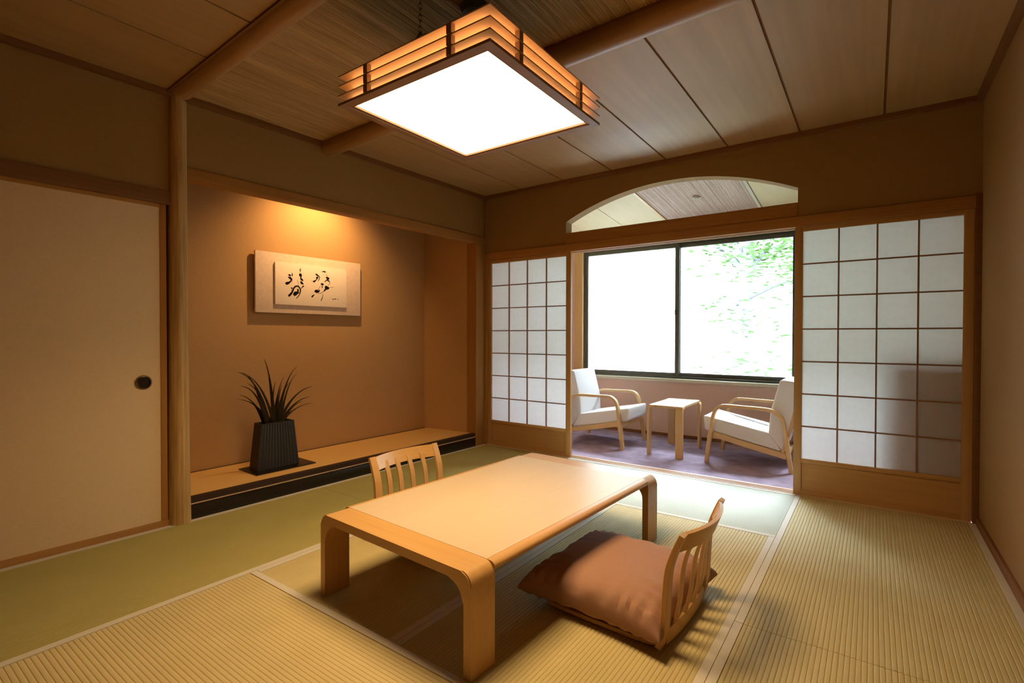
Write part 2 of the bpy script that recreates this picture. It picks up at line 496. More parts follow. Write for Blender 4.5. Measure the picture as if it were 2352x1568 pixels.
# sliding door covered in paper
door = holder('door_1', LW(0, 0), TH)
B('door_panel', -.03, -.004, -3.58, -2.702, .034, 1.752, 'fusuma_paper', door)
B('door_stile', -.034, 0, -2.704, -2.674, .034, 1.77, 'wood_trim_z', door)
B('door_stile', -.034, 0, -3.61, -3.58, .034, 1.77, 'wood_trim_z', door)
B('door_rail', -.034, 0, -3.58, -2.704, 1.75, 1.77, 'wood_trim_y', door)
bm = bmesh.new()                                             # round recessed pull: ring
def lathe_x(bm, prof, seg=32):
    rr = []
    for k in range(seg):
        a = 2 * math.pi * k / seg
        rr.append([bm.verts.new((x, r * math.cos(a), r * math.sin(a))) for x, r in prof])
    for k in range(seg):
        for i in range(len(prof) - 1):
            bm.faces.new((rr[k][i], rr[(k + 1) % seg][i], rr[(k + 1) % seg][i + 1], rr[k][i + 1]))
lathe_x(bm, [(-.006, .0385), (.0, .0385), (.0025, .036), (.0025, .033), (.001, .031), (-.006, .031)])
pull = finish('door_pull', bm, 'gold', door, loc=(.0005, -2.783, .801))
bm = bmesh.new()
lathe_x(bm, [(.0, .0335), (.0026, .0335), (.0035, .031), (.0015, .0275), (-.002, .0265), (-.002, .0005)])
finish('pull_cup', bm, 'lacquer', pull)
B('door_panel', -.066, -.04, -4.5, -3.56, .034, 1.752, 'fusuma_paper', holder('door_2', LW(0, 0), TH))

# alcove platform: lacquered front, wood strip, woven mat with dark borders
kama = holder('trim_11', LW(0, 0), TH)
B('front_board', -.13, 0, -2.57, -.006, -.05, .082, 'lacquer', kama, bev=.003)
B('edge_strip', -.13, -.002, -2.57, -.02, .084, .091, 'threshold', kama)
plat = holder('floor_alcove', LW(0, 0), TH)
bm = bmesh.new(); prism(bm, [(AD, -2.66), (-.006, -2.66), (-.006, -.12), (AD, -.2)], 'z', .091, .12)
finish('woven_mat', bm, 'alcove_mat', plat)
B('platform_base', AD, -.13, -2.66, -.12, -.05, .091, 'wood_dark_y', plat, bev=0)
B('mat_border', -.055, -.0045, -2.66, -.122, .0915, .1212, 'heri_dark', plat, bev=0)
B('mat_border', AD, AD + .018, -2.66, -.21, .10, .1212, 'heri_dark', plat, bev=0)

# ------------------------------------------------------------------ ceiling
ceil = struct(B('ceiling', -.9, W + .1, -4.9, .1, HC + .027, HC + .08, 'wood_dark_y', bev=0))
NB = 8; BW = W / NB
def yb(s, x): return s - SK * x                               # lines square to the alcove wall
S1, S2 = -2.615, -1.70
for sec, (sa, sb) in enumerate(((-4.8, S1), (S2, None))):
    for k in range(NB):
        x0, x1 = -.35 if k == 0 else k * BW + .006, (k + 1) * BW - .006
        e0 = lambda x: yb(sa, x) if sa > -4 else sa
        e1 = lambda x: yb(sb, x) if sb is not None else -.004
        bm = bmesh.new()
        prism(bm, [(x0, e0(x0)), (x1, e0(x1)), (x1, e1(x1)), (x0, e1(x0))], 'z', HC, HC + .012)
        finish('ceiling_board', bm, 'wood_ceiling', ceil)
    for k in range(1, NB):
        x0, x1 = k * BW - .007, k * BW + .007
        bm = bmesh.new()
        prism(bm, [(x0, e0(x0)), (x1, e0(x1)), (x1, e1(x1)), (x0, e1(x0))], 'z', HC + .008, HC + .02)
        finish('ceiling_batten', bm, 'wood_dark_y', ceil)
# reed panel between the logs
def reeds(x0, x1, ya, yc, z, name, mat, parent, seed, zslope=0, gd=.004):
    rnd = random.Random(seed); bm = bmesh.new(); x = x0
    while x < x1 - .002:
        w = min(rnd.uniform(.006, .014), x1 - x)
        pr = [(x, z + gd), (x + w * .15, z + gd * .25), (x + w * .5, z - rnd.uniform(0, gd * .6)), (x + w * .85, z + gd * .25), (x + w, z + gd)]
        A = [bm.verts.new((a, ya(a), b + zslope * ya(a))) for a, b in pr]; C = [bm.verts.new((a, yc(a), b + zslope * yc(a))) for a, b in pr]
        for i in range(4): bm.faces.new((A[i], A[i + 1], C[i + 1], C[i]))
        bm.faces.new((A[0], A[-1], C[-1], C[0]))
        x += w
    o = finish(name, bm, mat, parent); o['kind'] = 'stuff'
    return o
reeds(-.2, W, lambda x: yb(S1, x), lambda x: yb(S2, x), HC + .004, 'reed_panel', 'reed', ceil, 2)
for i, (s, r) in enumerate(((S1 + .008, .06), (S2 + .015, .06))):
    bm = bmesh.new()
    tube(bm, [(-.1 + 3.85 * k / 12, 0, 0) for k in range(13)], [r * (1 + .03 * math.sin(k * 1.3 + i)) for k in range(13)], 20)
    struct(finish('trim_%d' % (12 + i), bm, 'wood_beam', loc=LW(0, s, HC + .03 - .05 * i), rotz=TH))
    # thin slip between log and boards
    bm = bmesh.new()
    prism(bm, [(-.3, -.012), (3.75, -.012), (3.75, .0), (-.3, .0)], 'z', HC - .01, HC + .01)
    e = (r - .004) * (1 if i else -1) + (.012 if i else 0)
    struct(finish('trim_%d' % (14 + i), bm, 'threshold' if i else 'wood_dark_x', loc=LW(0, s + e, 0), rotz=TH))
# cornice moulding
struct(B('trim_16', .0, W, -.032, 0, HT, HC + .01, 'wood_dark_x'))
struct(B('trim_17', W - .032, W, -4.8, -.033, HT, HC + .01, 'wood_dark_y'))
struct(B('trim_18', 0, .032, -4.9, -.001, HT, HC + .01, 'wood_dark_y', rotz=TH))
struct(B('trim_19', -.003, .006, -.006, .006, 1.842, HT, 'wood_dark_x'))

# ------------------------------------------------------------------ sunroom shell
SX0, SX1, SY = -.25, 3.66, 1.44
WX = (.31, 1.395, 2.475, 3.25)                                # frame edges / mullions
WZ0, WZ1 = .615, 2.045
ww = holder('wall_window')
B('wall_panel', SX0 - .1, SX1 + .1, SY, SY + .12, -.1, WZ0 - .015, 'plaster_sunroom', ww, bev=0)
B('wall_panel', SX0 - .1, SX1 + .1, SY, SY + .12, WZ1, 2.5, 'sunroom_white', ww, bev=0)
B('wall_panel', SX0 - .1, .215, SY, SY + .12, WZ0 - .015, WZ1, 'plaster_sunroom', ww, bev=0)
B('wall_panel', WX[3], SX1 + .1, SY, SY + .12, WZ0 - .015, WZ1, 'plaster_sunroom', ww, bev=0)
struct(B('trim_20', .215, .318, SY - .02, SY + .12, WZ0, WZ1, 'beech'))
struct(B('trim_21', .1, WX[3] + .02, SY - .05, SY + .06, WZ0 - .04, WZ0 - .008, 'sunroom_white'))   # window sill
struct(B('baseboard_window', SX0, SX1, SY - .012, SY, -.002, .03, 'wood_dark_x'))
struct(B('wall_sunroom_left', SX0 - .1, SX0, .1, SY, -.1, 2.5, 'plaster_sunroom', bev=0))
struct(B('wall_sunroom_right', SX1, SX1 + .1, .1, SY, -.1, 2.5, 'plaster_sunroom', bev=0))
# sloping ceiling of the sunroom
sceil = holder('ceiling_sunroom')
def slab(name, x0, x1, z, mat, th=.012, parent=None):
    bm = bmesh.new()
    prism(bm, [(.1, z - .01), (SY, z - .1 * SY), (SY, z + th - .1 * SY), (.1, z + th - .01)], 'x', x0, x1)
    return finish(name, bm, mat, parent)
SZ = 2.345
slab('ceiling_backing', SX0, SX1, SZ + .02, 'wood_dark_y', .03, sceil)
xs = [SX0, -.05, .42, .895, 1.345, None, 2.24, 2.70, 3.17, SX1]
for a, b in zip(xs[:-1], xs[1:]):
    if a is None or b is None: continue
    slab('ceiling_board', a + .003, b - .003, SZ, 'wood_sunceil', .012, sceil)
reeds(1.37, 2.215, lambda x: .1, lambda x: SY, SZ + .003, 'reed_panel', 'reed_pale', sceil, 9, -.1, .002)
slab('ceiling_batten', 1.347, 1.369, SZ - .008, 'beech_x', .02, sceil)
slab('ceiling_batten', 2.216, 2.238, SZ - .008, 'sunroom_white', .02, sceil)

# window: aluminium frame, three sliding sashes, glass
win = holder('window_1', (0, SY, 0))
FT = .075
B('window_frame', WX[0], WX[3], .01, FT + .02, WZ1 - .022, WZ1, 'bronze_frame', win)
B('window_frame', WX[0], WX[3], .01, FT + .02, WZ0 - .008, WZ0 + .014, 'bronze_frame', win)
B('window_frame', WX[0], WX[0] + .02, .01, FT + .02, WZ0, WZ1, 'bronze_frame', win)
B('window_frame', WX[3] - .02, WX[3], .01, FT + .02, WZ0, WZ1, 'bronze_frame', win)
for k in range(3):
    a, b = WX[k] + (.018 if k == 0 else -.012), WX[k + 1] + (.03 if k < 2 else -.018)
    y0 = .02 if k % 2 == 0 else .052
    sash = B('window_sash', a, a + .044, y0, y0 + .026, WZ0 + .012, WZ1 - .02, 'bronze_frame', win)
    B('sash_stile', b - .044, b, y0, y0 + .026, WZ0 + .012, WZ1 - .02, 'bronze_frame', sash)
    B('sash_rail', a + .036, b - .036, y0, y0 + .026, WZ1 - .07, WZ1 - .02, 'bronze_frame', sash)
    B('sash_rail', a + .036, b - .036, y0, y0 + .026, WZ0 + .012, WZ0 + .052, 'bronze_frame', sash)
    B('window_pane', a + .03, b - .03, y0 + .010, y0 + .016, WZ0 + .036, WZ1 - .04, 'window_glass_screen' if k == 0 else 'window_glass', sash, bev=0)
B('window_latch', WX[1] - .012, WX[1] + .006, .004, .022, 1.27, 1.33, 'dark_metal', win, bev=.003)
B('window_sticker', .475, .525, .0085, .0102, 2.024, 2.036, 'white_plastic', win, bev=0)

# ------------------------------------------------------------------ shoji screens
def shoji(label, x0, x1, shared=None):
    t = thing('shoji_screen', label, 'screen', (x0, .004, .004), 0, 'paper screens slid open to both sides')
    w = x1 - x0; h = 1.77; d = .028
    def part(name, a0, a1, b0, b1, c0, c1, m, bev=.001): return B(name, a0, a1, b0, b1, c0, c1, m, t, bev)
    part('stile', 0, .046, 0, d, 0, h, 'shoji_wood_z'); part('stile', w - .046, w, 0, d, 0, h, 'shoji_wood_z')
    part('rail', .046, w - .046, 0, d, h - .03, h, 'shoji_wood_x')
    part('rail', .046, w - .046, 0, d, .212, .238, 'shoji_wood_x')
    part('rail', .046, w - .046, 0, d, 0, .03, 'shoji_wood_x')
    part('lower_panel', .046, w - .046, .009, .019, .03, .212, 'shoji_wood_x', 0)
    gx0, gx1, gz0, gz1 = .046, w - .046, .238, h - .03
    cw, chh, bar = (gx1 - gx0) / 4, (gz1 - gz0) / 7, .009
    for i in range(1, 4): part('muntin', gx0 + i * cw - bar / 2, gx0 + i * cw + bar / 2, .006, .018, gz0, gz1, 'muntin', 0)
    for j in range(1, 7): part('muntin', gx0, gx1, .0075, .0165, gz0 + j * chh - bar / 2, gz0 + j * chh + bar / 2, 'muntin', 0)
    bm = bmesh.new(); box(bm, 0, cw - .0006, .0185, .0188, 0, chh - .0006)
    first = None
    for i in range(4):
        for j in range(7):
            if first is None:
                first = finish('paper_pane', bm, 'shoji_paper', t, smooth=False); o = first
            else:
                o = first.copy(); COL.objects.link(o)
            o.location = (gx0 + i * cw, 0, gz0 + j * chh)
    return t
shoji('shoji screen of white paper and thin dark lattice beside the alcove', .034, .948)
shoji('shoji screen of white paper with a cabinet shadow on it beside the plain wall', 2.642, 3.530)

# low cabinet behind the right screen, seen as a shadow on the paper
t = thing('low_cabinet', 'low cabinet seen only as a brown shadow through the shoji paper', 'cabinet', (3.375, .345, 0))
B('body', -.27, .27, -.20, .20, .03, .905, 'cabinet_brown', t, .004)
B('top_board', -.28, .28, -.21, .21, .905, .93, 'cabinet_brown', t, .004)
B('door', -.265, -.003, .20, .216, .05, .895, 'cabinet_brown', t, .003)
B('door', .003, .265, .20, .216, .05, .895, 'cabinet_brown', t, .003)
for sx in (-1, 1):
    for sy in (-1, 1): B('foot', sx * .24 - .015, sx * .24 + .015, sy * .17 - .015, sy * .17 + .015, -.002, .03, 'cabinet_brown', t)

# ------------------------------------------------------------------ low table
t = thing('low_table', 'low rectangular table with pale veneer top and orange oak ends on the tatami', 'table', (1.706, -1.939, .0012), math.radians(-3.2))
HX, HY, HZ, BD = .42, .70, .33, .112
th_, tl_ = .033, .031
def u_outline(z_cut):
    out = [(-HX, z_cut)] + arc(-HX + .042, HZ - .042, .042, 180, 90, 8) + arc(HX - .042, HZ - .042, .042, 90, 0, 8) + [(HX, z_cut)]
    r = .07
    inn = [(HX - tl_, z_cut)] + arc(HX - tl_ - r, HZ - th_ - r, r, 0, 90, 8) + arc(-HX + tl_ + r, HZ - th_ - r, r, 90, 180, 8) + [(-HX + tl_, z_cut)]
    return out + inn
for sy in (-1, 1):
    a, b = (-HY, -HY + BD) if sy < 0 else (HY - BD, HY)
    bm = bmesh.new(); prism(bm, u_outline(.19), 'y', a, b)
    bmesh.ops.bevel(bm, geom=[e for e in bm.edges if abs(abs(e.verts[0].co.y) - HY) < 1e-5 and abs(abs(e.verts[1].co.y) - HY) < 1e-5 and min(v.co.z for v in e.verts) > .19 + 1e-4], offset=.004, segments=2, affect='EDGES')
    finish('end_rail', bm, 'oak', t)
    for sx in (-1, 1):
        bm = bmesh.new()
        xa, xb = (HX - tl_, HX) if sx > 0 else (-HX, -HX + tl_)
        box(bm, xa, xb, a, b, 0, .19)
        finish('leg', bm, 'oak_z', t)
bm = bmesh.new()
n = 10; r = th_ / 2
poly = [(-HX + r * 1.4, HZ)] + [(-HX + r * 1.4 - r * 1.4 * math.sin(math.pi * i / n), HZ - r + r * math.cos(math.pi * i / n)) for i in range(1, n)] + [(-HX + r * 1.4, HZ - th_)]
poly = poly + [(-x, z) for x, z in poly[::-1]]
prism(bm, poly, 'y', -HY + BD + .0005, HY - BD - .0005)
finish('edge_moulding', bm, 'oak_y', t)
B('top_panel', -HX + .036, HX - .036, -HY + BD + .001, HY - BD - .001, HZ - .003, HZ + .0006, 'veneer', t, 0)

# ------------------------------------------------------------------ floor chairs (front = +x)
def floor_chair(label, loc, rz):
    t = thing('floor_chair', label, 'chair', loc, rz, 'legless chairs at the low table')
    hw = .245
    # bent seat board, curling up at the rear
    path = [(.46, .018), (.36, .012), (.20, .010), (.08, .011), (.03, .018), (.008, .035), (.0, .06)]
    bm = bmesh.new(); sweep(bm, [(p[0], 0, p[1]) for p in smooth_path([Vector((a, b, 0)) for a, b in path], 4)], (0, 1, 0), hw * 2 - .03, .015)
    finish('seat', bm, 'oak', t)
    prof = [(.012, .012), (-.002, .06), (-.008, .13), (-.012, .2), (-.02, .28), (-.042, .35), (-.066, .405)]
    for sy in (-1, 1):
        y = sy * (hw - .022)
        bm = bmesh.new()
        pts = smooth_path([Vector((a, y, b)) for a, b in prof], 4)
        nn = len(pts)
        sweep(bm, pts, (0, 1, 0), [.046 - .006 * i / nn for i in range(nn)], [.022 - .005 * i / nn for i in range(nn)])
        finish('back_post', bm, 'oak_z', t)
    sagf = lambda y: -.042 * (1 - min(1, abs(y) / (hw - .043)) ** 2)
    for k in range(4):
        y = -.129 + .086 * k
        bm = bmesh.new()
        pr = [(.004 + sagf(y) * .3, .045)] + [(a + sagf(y) * (.35 + .65 * b / .4), b) for a, b in prof[2:6]] + [(-.05 + sagf(y), .37)]
        pts = smooth_path([Vector((a, y, b)) for a, b in pr], 4)
        sweep(bm, pts, (0, 1, 0), .029, .009)
        finish('back_slat', bm, 'oak_z', t)
    bm = bmesh.new()                                         # curved top rail
    ys = [-(hw - .043) + (2 * hw - .086) * i / 16 for i in range(17)]
    rings = []
    for y in ys:
        sx = sagf(y)
        q = [(-.040, .338), (-.066, .405), (-.079, .4015), (-.053, .3345)]
        rings.append([bm.verts.new((a + sx + .007, y, b)) for a, b in q])
    for i in range(16):
        for k in range(4): bm.faces.new((rings[i][k], rings[i][(k + 1) % 4], rings[i + 1][(k + 1) % 4], rings[i + 1][k]))
    bm.faces.new(rings[0]); bm.faces.new(rings[-1][::-1])
    finish('top_rail', bm, 'oak_y', t)
    bm = bmesh.new(); sweep(bm, [(.002 + sagf(y) * .3, y, .035) for y in ys], (0, 0, 1), .05, .014)
    finish('lower_rail', bm, 'oak_y', t)
    return t
floor_chair('oak floor chair with its slatted back turned to the plain side wall', (2.514, -1.94, .0012), math.pi - math.radians(2))
floor_chair('oak floor chair with slatted back between low table and alcove', (.985, -1.865, .0012), math.radians(-2))

# ------------------------------------------------------------------ cushions
def cushion(label, loc, rz, seed):
    rnd = random.Random(seed)
    N = 56; ax, ay, hz = .291, .303, .103
    bm = bmesh.new()
    gr = {}
    ph = [rnd.uniform(0, 6.28) for _ in range(8)]
    def P(u, v, s):
        x = ax * u * (1 - .085 * (1 - v * v) * abs(u) ** 3); y = ay * v * (1 - .085 * (1 - u * u) * abs(v) ** 3)
        e = max(0, (1 - u ** 4)) * max(0, (1 - v ** 4))
        dome = e ** .36
        # puckers running in from the seams
        pu = math.exp(-((1 - abs(v)) / .16)) * math.sin(26 * u + ph[0] + 3 * math.sin(5 * u + ph[1])) + math.exp(-((1 - abs(u)) / .16)) * math.sin(26 * v + ph[2] + 3 * math.sin(5 * v + ph[3]))
        wr = .5 * math.sin(7 * u + 4 * v + ph[4]) * math.sin(5 * v - 3 * u + ph[5])
        z = s * (hz * dome + .012 * pu * min(1, e * 7) + .003 * wr * e)
        if s < 0: z *= .42
        zc = -.004 * (u * u * v * v)                             # corners lift slightly
        return (x, y, z + zc)
    for s in (1, -1):
        for i in range(N + 1):
            for j in range(N + 1):
                edge = i in (0, N) or j in (0, N)
                if s == -1 and edge: gr[(s, i, j)] = gr[(1, i, j)]; continue
                u, v = math.sin(math.pi / 2 * (2 * i / N - 1)), math.sin(math.pi / 2 * (2 * j / N - 1))
                gr[(s, i, j)] = bm.verts.new(P(u, v, s))
        for i in range(N):
            for j in range(N):
                bm.faces.new((gr[(s, i, j)], gr[(s, i + 1, j)], gr[(s, i + 1, j + 1)], gr[(s, i, j + 1)]))
    o = finish('seat_cushion', bm, 'cushion_cloth', None, loc, rz)
    for p in o.data.polygons: p.use_smooth = True
    return tag(o, label, 'cushion', 'brown cushions on the floor chairs')
cushion('plump brown square cushion with puckered seams on the floor chair nearer the plain wall', (2.245, -1.918, .068), math.radians(-3), 3)
cushion('brown cushion tucked under the low table on the alcove side chair', (1.265, -1.88, .068), math.radians(-3), 8)

# ------------------------------------------------------------------ pendant lamp
LZ = 1.95
t = thing('pendant_lamp', 'square wooden pendant lamp with glowing white diffuser and thin louvred sides', 'lamp', (1.737, -2.228, LZ))
LH = .378
def frame(name, half, wdt, z0, z1, mat, parent=t, bev=.001):
    fr = None
    bm = bmesh.new()
    o = [(-half, -half), (half, -half), (half, half), (-half, half)]; i_ = [(a * (half - wdt) / half, b * (half - wdt) / half) for a, b in o]
    vs = [[bm.verts.new((x, y, z)) for x, y in q] for z in (z0, z1) for q in (o, i_)]
    for k in range(4):
        m = (k + 1) % 4
        bm.faces.new((vs[0][k], vs[0][m], vs[1][m], vs[1][k])); bm.faces.new((vs[2][k], vs[2][m], vs[3][m], vs[3][k]))
        bm.faces.new((vs[0][k], vs[0][m], vs[2][m], vs[2][k])); bm.faces.new((vs[1][k], vs[1][m], vs[3][m], vs[3][k]))
    return finish(name, bm, mat, parent, smooth=False)
frame('bottom_frame', LH, .030, 0, .010, 'lamp_wood')
frame('inner_frame', LH - .030, .014, .004, .016, 'lamp_wood')
B('diffuser', -LH + .040, LH - .040, -LH + .040, LH - .040, .012, .016, 'lamp_diffuser', t, 0)
dl = bpy.data.lights.new('lamp_downlight', 'AREA'); dl.shape = 'SQUARE'; dl.size = .66; dl.spread = math.radians(128)
dl.color = LAMP_COL; dl.energy = LAMP_DOWN
dlo = bpy.data.objects.new('lamp_downlight', dl); COL.objects.link(dlo); dlo.parent = t; dlo.location = (0, 0, .0105)
PT = .0375
for k in (1, 2, 3): frame('louvre', LH, .044, PT * k, PT * k + .005, 'louvre_wood')
frame('paper_shade', LH - .042, .003, .017, PT * 3, 'lamp_paper')
for k in range(3):
    for sgn in (-1, 1):
        for pos in (-.21, .21):
            z0, z1 = (.010 if k == 0 else PT * k + .006), PT * (k + 1)
            B('spacer_block', pos - .011, pos + .011, sgn * (LH - .008) - .011, sgn * (LH - .008) + .008, z0, z1, 'lamp_wood', t, 0)
            B('spacer_block', sgn * (LH - .008) - .011, sgn * (LH - .008) + .008, pos - .011, pos + .011, z0, z1, 'lamp_wood', t, 0)
ZT = PT * 3 + .006
B('top_plate', -LH + .035, LH - .035, -LH + .035, LH - .035, ZT, ZT + .016, 'lamp_wood', t, .002)
B('ballast_box', -.12, .12, -.12, .12, ZT + .016, ZT + .06, 'dark_metal', t, .004)
for sx, sy in ((-.15, -1), (.05, -1), (-.15, 1), (.15, 1)):
    B('top_clip', sx - .022, sx + .022, sy * (LH - .045) - .012, sy * (LH - .045) + .012, ZT + .016, ZT + .03, 'dark_metal', t, .003)
ZC = HC - LZ
B('power_post', -.018, .018, -.018, .018, ZT + .06, ZC - .03, 'dark_metal', t, .002)
bm = bmesh.new(); bmesh.ops.create_cone(bm, cap_ends=True, segments=24, radius1=.05, radius2=.06, depth=.03, matrix=Matrix.Translation((0, 0, ZC - .015)))
finish('ceiling_canopy', bm, 'dark_metal', t)
def chain(x, y):
    bm = bmesh.new()
    top, mid = Vector((x, y, ZC)), Vector((x, y, ZT + .075))
    def links(a, b):
        L = (b - a).length; nn = max(1, round(L / .021)); d = (b - a) / nn
        zax = d.normalized(); xr = zax.orthogonal().normalized(); yr = zax.cross(xr)
        for k in range(nn):
            c = a + d * (k + .5); e = xr if k % 2 else yr
            ring = []
            for q in range(12):
                an = q * math.pi / 6
                ring.append(c + zax * math.cos(an) * .0125 + e * math.sin(an) * .0055)
            pts = ring + [ring[0], ring[1]]
            tube(bm, pts, .0016, 5)
    links(top, mid); links(mid, Vector((x - .05, y, ZT + .016))); links(mid, Vector((x + .05, y, ZT + .016)))
    o = finish('hanging_chain', bm, 'dark_metal', t)
chain(.0, -LH + .075); chain(.0, LH - .075)

# ------------------------------------------------------------------ alcove: calligraphy, vase, plant, tray, spot
t = thing('calligraphy_panel', 'calligraphy with two brushed black characters on white paper over a pale mount', 'picture', LW(-.60, -1.46, 1.2265), TH)
B('mount_board', 0, .02, -.457, .457, 0, .459, 'washi_mount', t, .001)
B('wall_batten', -.0195, 0, -.40, .40, .34, .40, 'wood_dark_y', t)
B('wall_batten', -.0195, 0, -.40, .40, .08, .12, 'wood_dark_y', t)
ps0, ps1, pz0, pz1 = -1.775 + 1.46, -1.155 + 1.46, 1.2905 - 1.226, 1.613 - 1.226
sheet = B('paper_sheet', .02, .035, ps0, ps1, pz0, pz1, 'washi', t, .0005)
STROKES = [[(0.172,0.723,0.0192),(0.187,0.712,0.0301),(0.196,0.697,0.011)],[(0.216,0.773,0.0068),(0.218,0.731,0.0192),(0.214,0.696,0.0082)],[(0.164,0.666,0.011),(0.187,0.649,0.0356),(0.206,0.617,0.0274),(0.194,0.566,0.0219),(0.168,0.527,0.0356),(0.145,0.512,0.0466),(0.138,0.519,0.0137)],[(0.216,0.647,0.0041),(0.217,0.535,0.0041)],[(0.327,0.901,0.0082),(0.325,0.872,0.0164),(0.327,0.809,0.0055)],[(0.319,0.772,0.0164),(0.327,0.745,0.0493),(0.334,0.71,0.0247),(0.33,0.674,0.0137)],[(0.326,0.666,0.011),(0.342,0.64,0.0356),(0.358,0.615,0.0219)],[(0.33,0.589,0.0137),(0.342,0.555,0.0384),(0.366,0.527,0.0137)],[(0.287,0.617,0.0041),(0.301,0.477,0.0055)],[(0.334,0.411,0.0055),(0.362,0.472,0.0192),(0.374,0.481,0.011)],[(0.202,0.42,0.0082),(0.213,0.405,0.0219),(0.206,0.386,0.0082)],[(0.175,0.22,0.0356),(0.201,0.273,0.0329),(0.218,0.324,0.0247),(0.209,0.351,0.011)],[(0.221,0.331,0.0247),(0.236,0.404,0.0247),(0.263,0.457,0.0247),(0.295,0.462,0.0219),(0.318,0.423,0.0219),(0.326,0.367,0.0219),(0.318,0.295,0.0164),(0.298,0.221,0.0137),(0.271,0.168,0.011)],[(0.283,0.389,0.0082),(0.294,0.374,0.0301),(0.287,0.326,0.0219),(0.259,0.294,0.0493),(0.248,0.257,0.0466),(0.275,0.275,0.0274),(0.306,0.315,0.0164)],[(0.539,0.813,0.011),(0.554,0.794,0.0274),(0.587,0.756,0.0164),(0.595,0.728,0.0137),(0.583,0.667,0.011),(0.57,0.635,0.0055)],[(0.545,0.712,0.0137),(0.566,0.73,0.0274),(0.545,0.661,0.0137),(0.516,0.619,0.0301),(0.508,0.613,0.011)],[(0.479,0.628,0.0041),(0.504,0.622,0.0041)],[(0.623,0.883,0.0055),(0.655,0.894,0.0192),(0.676,0.888,0.0219),(0.682,0.883,0.0055)],[(0.681,0.832,0.0041),(0.715,0.779,0.0041)],[(0.689,0.752,0.0137),(0.711,0.736,0.0384),(0.732,0.722,0.0192),(0.698,0.686,0.0164),(0.676,0.646,0.0137),(0.667,0.622,0.0055)],[(0.702,0.687,0.0137),(0.723,0.668,0.0247),(0.741,0.656,0.011)],[(0.741,0.649,0.011),(0.742,0.604,0.0082),(0.715,0.54,0.0041)],[(0.616,0.569,0.0192),(0.636,0.565,0.0384),(0.65,0.563,0.0137)],[(0.629,0.527,0.0082),(0.633,0.491,0.0192),(0.627,0.482,0.0082)],[(0.68,0.52,0.0192),(0.697,0.485,0.063),(0.727,0.482,0.0274),(0.732,0.489,0.0082)],[(0.689,0.469,0.0274),(0.667,0.414,0.0247),(0.654,0.39,0.011)],[(0.741,0.499,0.0041),(0.802,0.52,0.0041)],[(0.608,0.524,0.0041),(0.57,0.408,0.0068)],[(0.524,0.372,0.0164),(0.549,0.376,0.0548),(0.574,0.372,0.0356),(0.595,0.412,0.0137)],[(0.486,0.229,0.0247),(0.499,0.257,0.0247),(0.52,0.284,0.0082)],[(0.569,0.32,0.0041),(0.612,0.34,0.0068),(0.654,0.39,0.0055)],[(0.641,0.322,0.0055),(0.637,0.247,0.011),(0.62,0.171,0.0137),(0.613,0.138,0.0055)],[(0.782,0.216,0.0055),(0.793,0.198,0.0137),(0.81,0.204,0.0082)],[(0.815,0.22,0.0082),(0.828,0.212,0.0164),(0.839,0.217,0.0055)],[(0.859,0.21,0.0082),(0.873,0.208,0.0082)]]
for st in STROKES:
    pts = [Vector((ps0 + u * (ps1 - ps0), pz0 + v * (pz1 - pz0), w * (pz1 - pz0) * 1.55)) for u, v, w in st]
    if len(pts) > 2: pts = smooth_path(pts, 5)
    bm = bmesh.new(); L_, R2 = [], []
    for i, p in enumerate(pts):
        a, b = pts[max(i - 1, 0)], pts[min(i + 1, len(pts) - 1)]
        tx, tz = b.x - a.x, b.y - a.y; l = math.hypot(tx, tz) or 1; nx, nz = -tz / l, tx / l
        wv = max(.0006, p.z / 2)
        L_.append((p.x + nx * wv, p.y + nz * wv)); R2.append((p.x - nx * wv, p.y - nz * wv))
    for i in range(len(pts) - 1):
        vs = [bm.verts.new((.0354 + .00005 * (i % 2), y, z)) for y, z in (L_[i], L_[i + 1], R2[i + 1], R2[i])]
        bm.faces.new(vs)
    for p in pts:                                            # round brush ends
        wv = max(.0006, p.z / 2)
        bm.faces.new([bm.verts.new((.0355, p.x + wv * math.cos(q * .785), p.y + wv * math.sin(q * .785))) for q in range(8)])
    finish('brush_stroke', bm, 'ink', sheet, smooth=False)

tray = tag(B('display_tray', -.13, .13, -.215, .215, 0, .008, 'lacquer', None, .002, LW(-.30, -1.895, .1205), TH), 'flat black lacquer tray under the tall vase in the alcove', 'tray')
VZ = .1288
t = thing('vase', 'black tapered rectangular vase with ridged sides on a lacquer tray', 'vase', LW(-.31, -1.915, VZ), TH)
bm = bmesh.new()
hb, ht_, hh = (.058, .150), (.050, .118), .315
rings = []
for fz in [i / 10 for i in range(11)]:
    hx_, hy_ = hb[0] + (ht_[0] - hb[0]) * fz, hb[1] + (ht_[1] - hb[1]) * fz
    ring = []
    nn = 26
    for i in range(nn): ring.append((hx_ + (.0016 if i % 2 else 0), -hy_ + 2 * hy_ * i / nn))
    for i in range(8): ring.append((hx_ - 2 * hx_ * i / 8, hy_ + (.0016 if i % 2 else 0)))
    for i in range(nn): ring.append((-hx_ - (.0016 if i % 2 else 0), hy_ - 2 * hy_ * i / nn))
    for i in range(8): ring.append((-hx_ + 2 * hx_ * i / 8, -hy_ - (.0016 if i % 2 else 0)))
    rings.append([bm.verts.new((a, b, fz * hh + (.012 * (-b / ht_[1] * 0 + .0)) )) for a, b in ring])
inner = []
for zz in (hh, .10):
    inner.append([bm.verts.new((v.co.x * .84, v.co.y * .93, zz)) for v in rings[-1]])
allr = rings + inner
M = len(rings[0])
for i in range(len(allr) - 1):
    for k in range(M): bm.faces.new((allr[i][k], allr[i][(k + 1) % M], allr[i + 1][(k + 1) % M], allr[i + 1][k]))
bm.faces.new(rings[0]); bm.faces.new(inner[-1][::-1])
finish('vase_body', bm, 'vase_black', t, smooth=False)

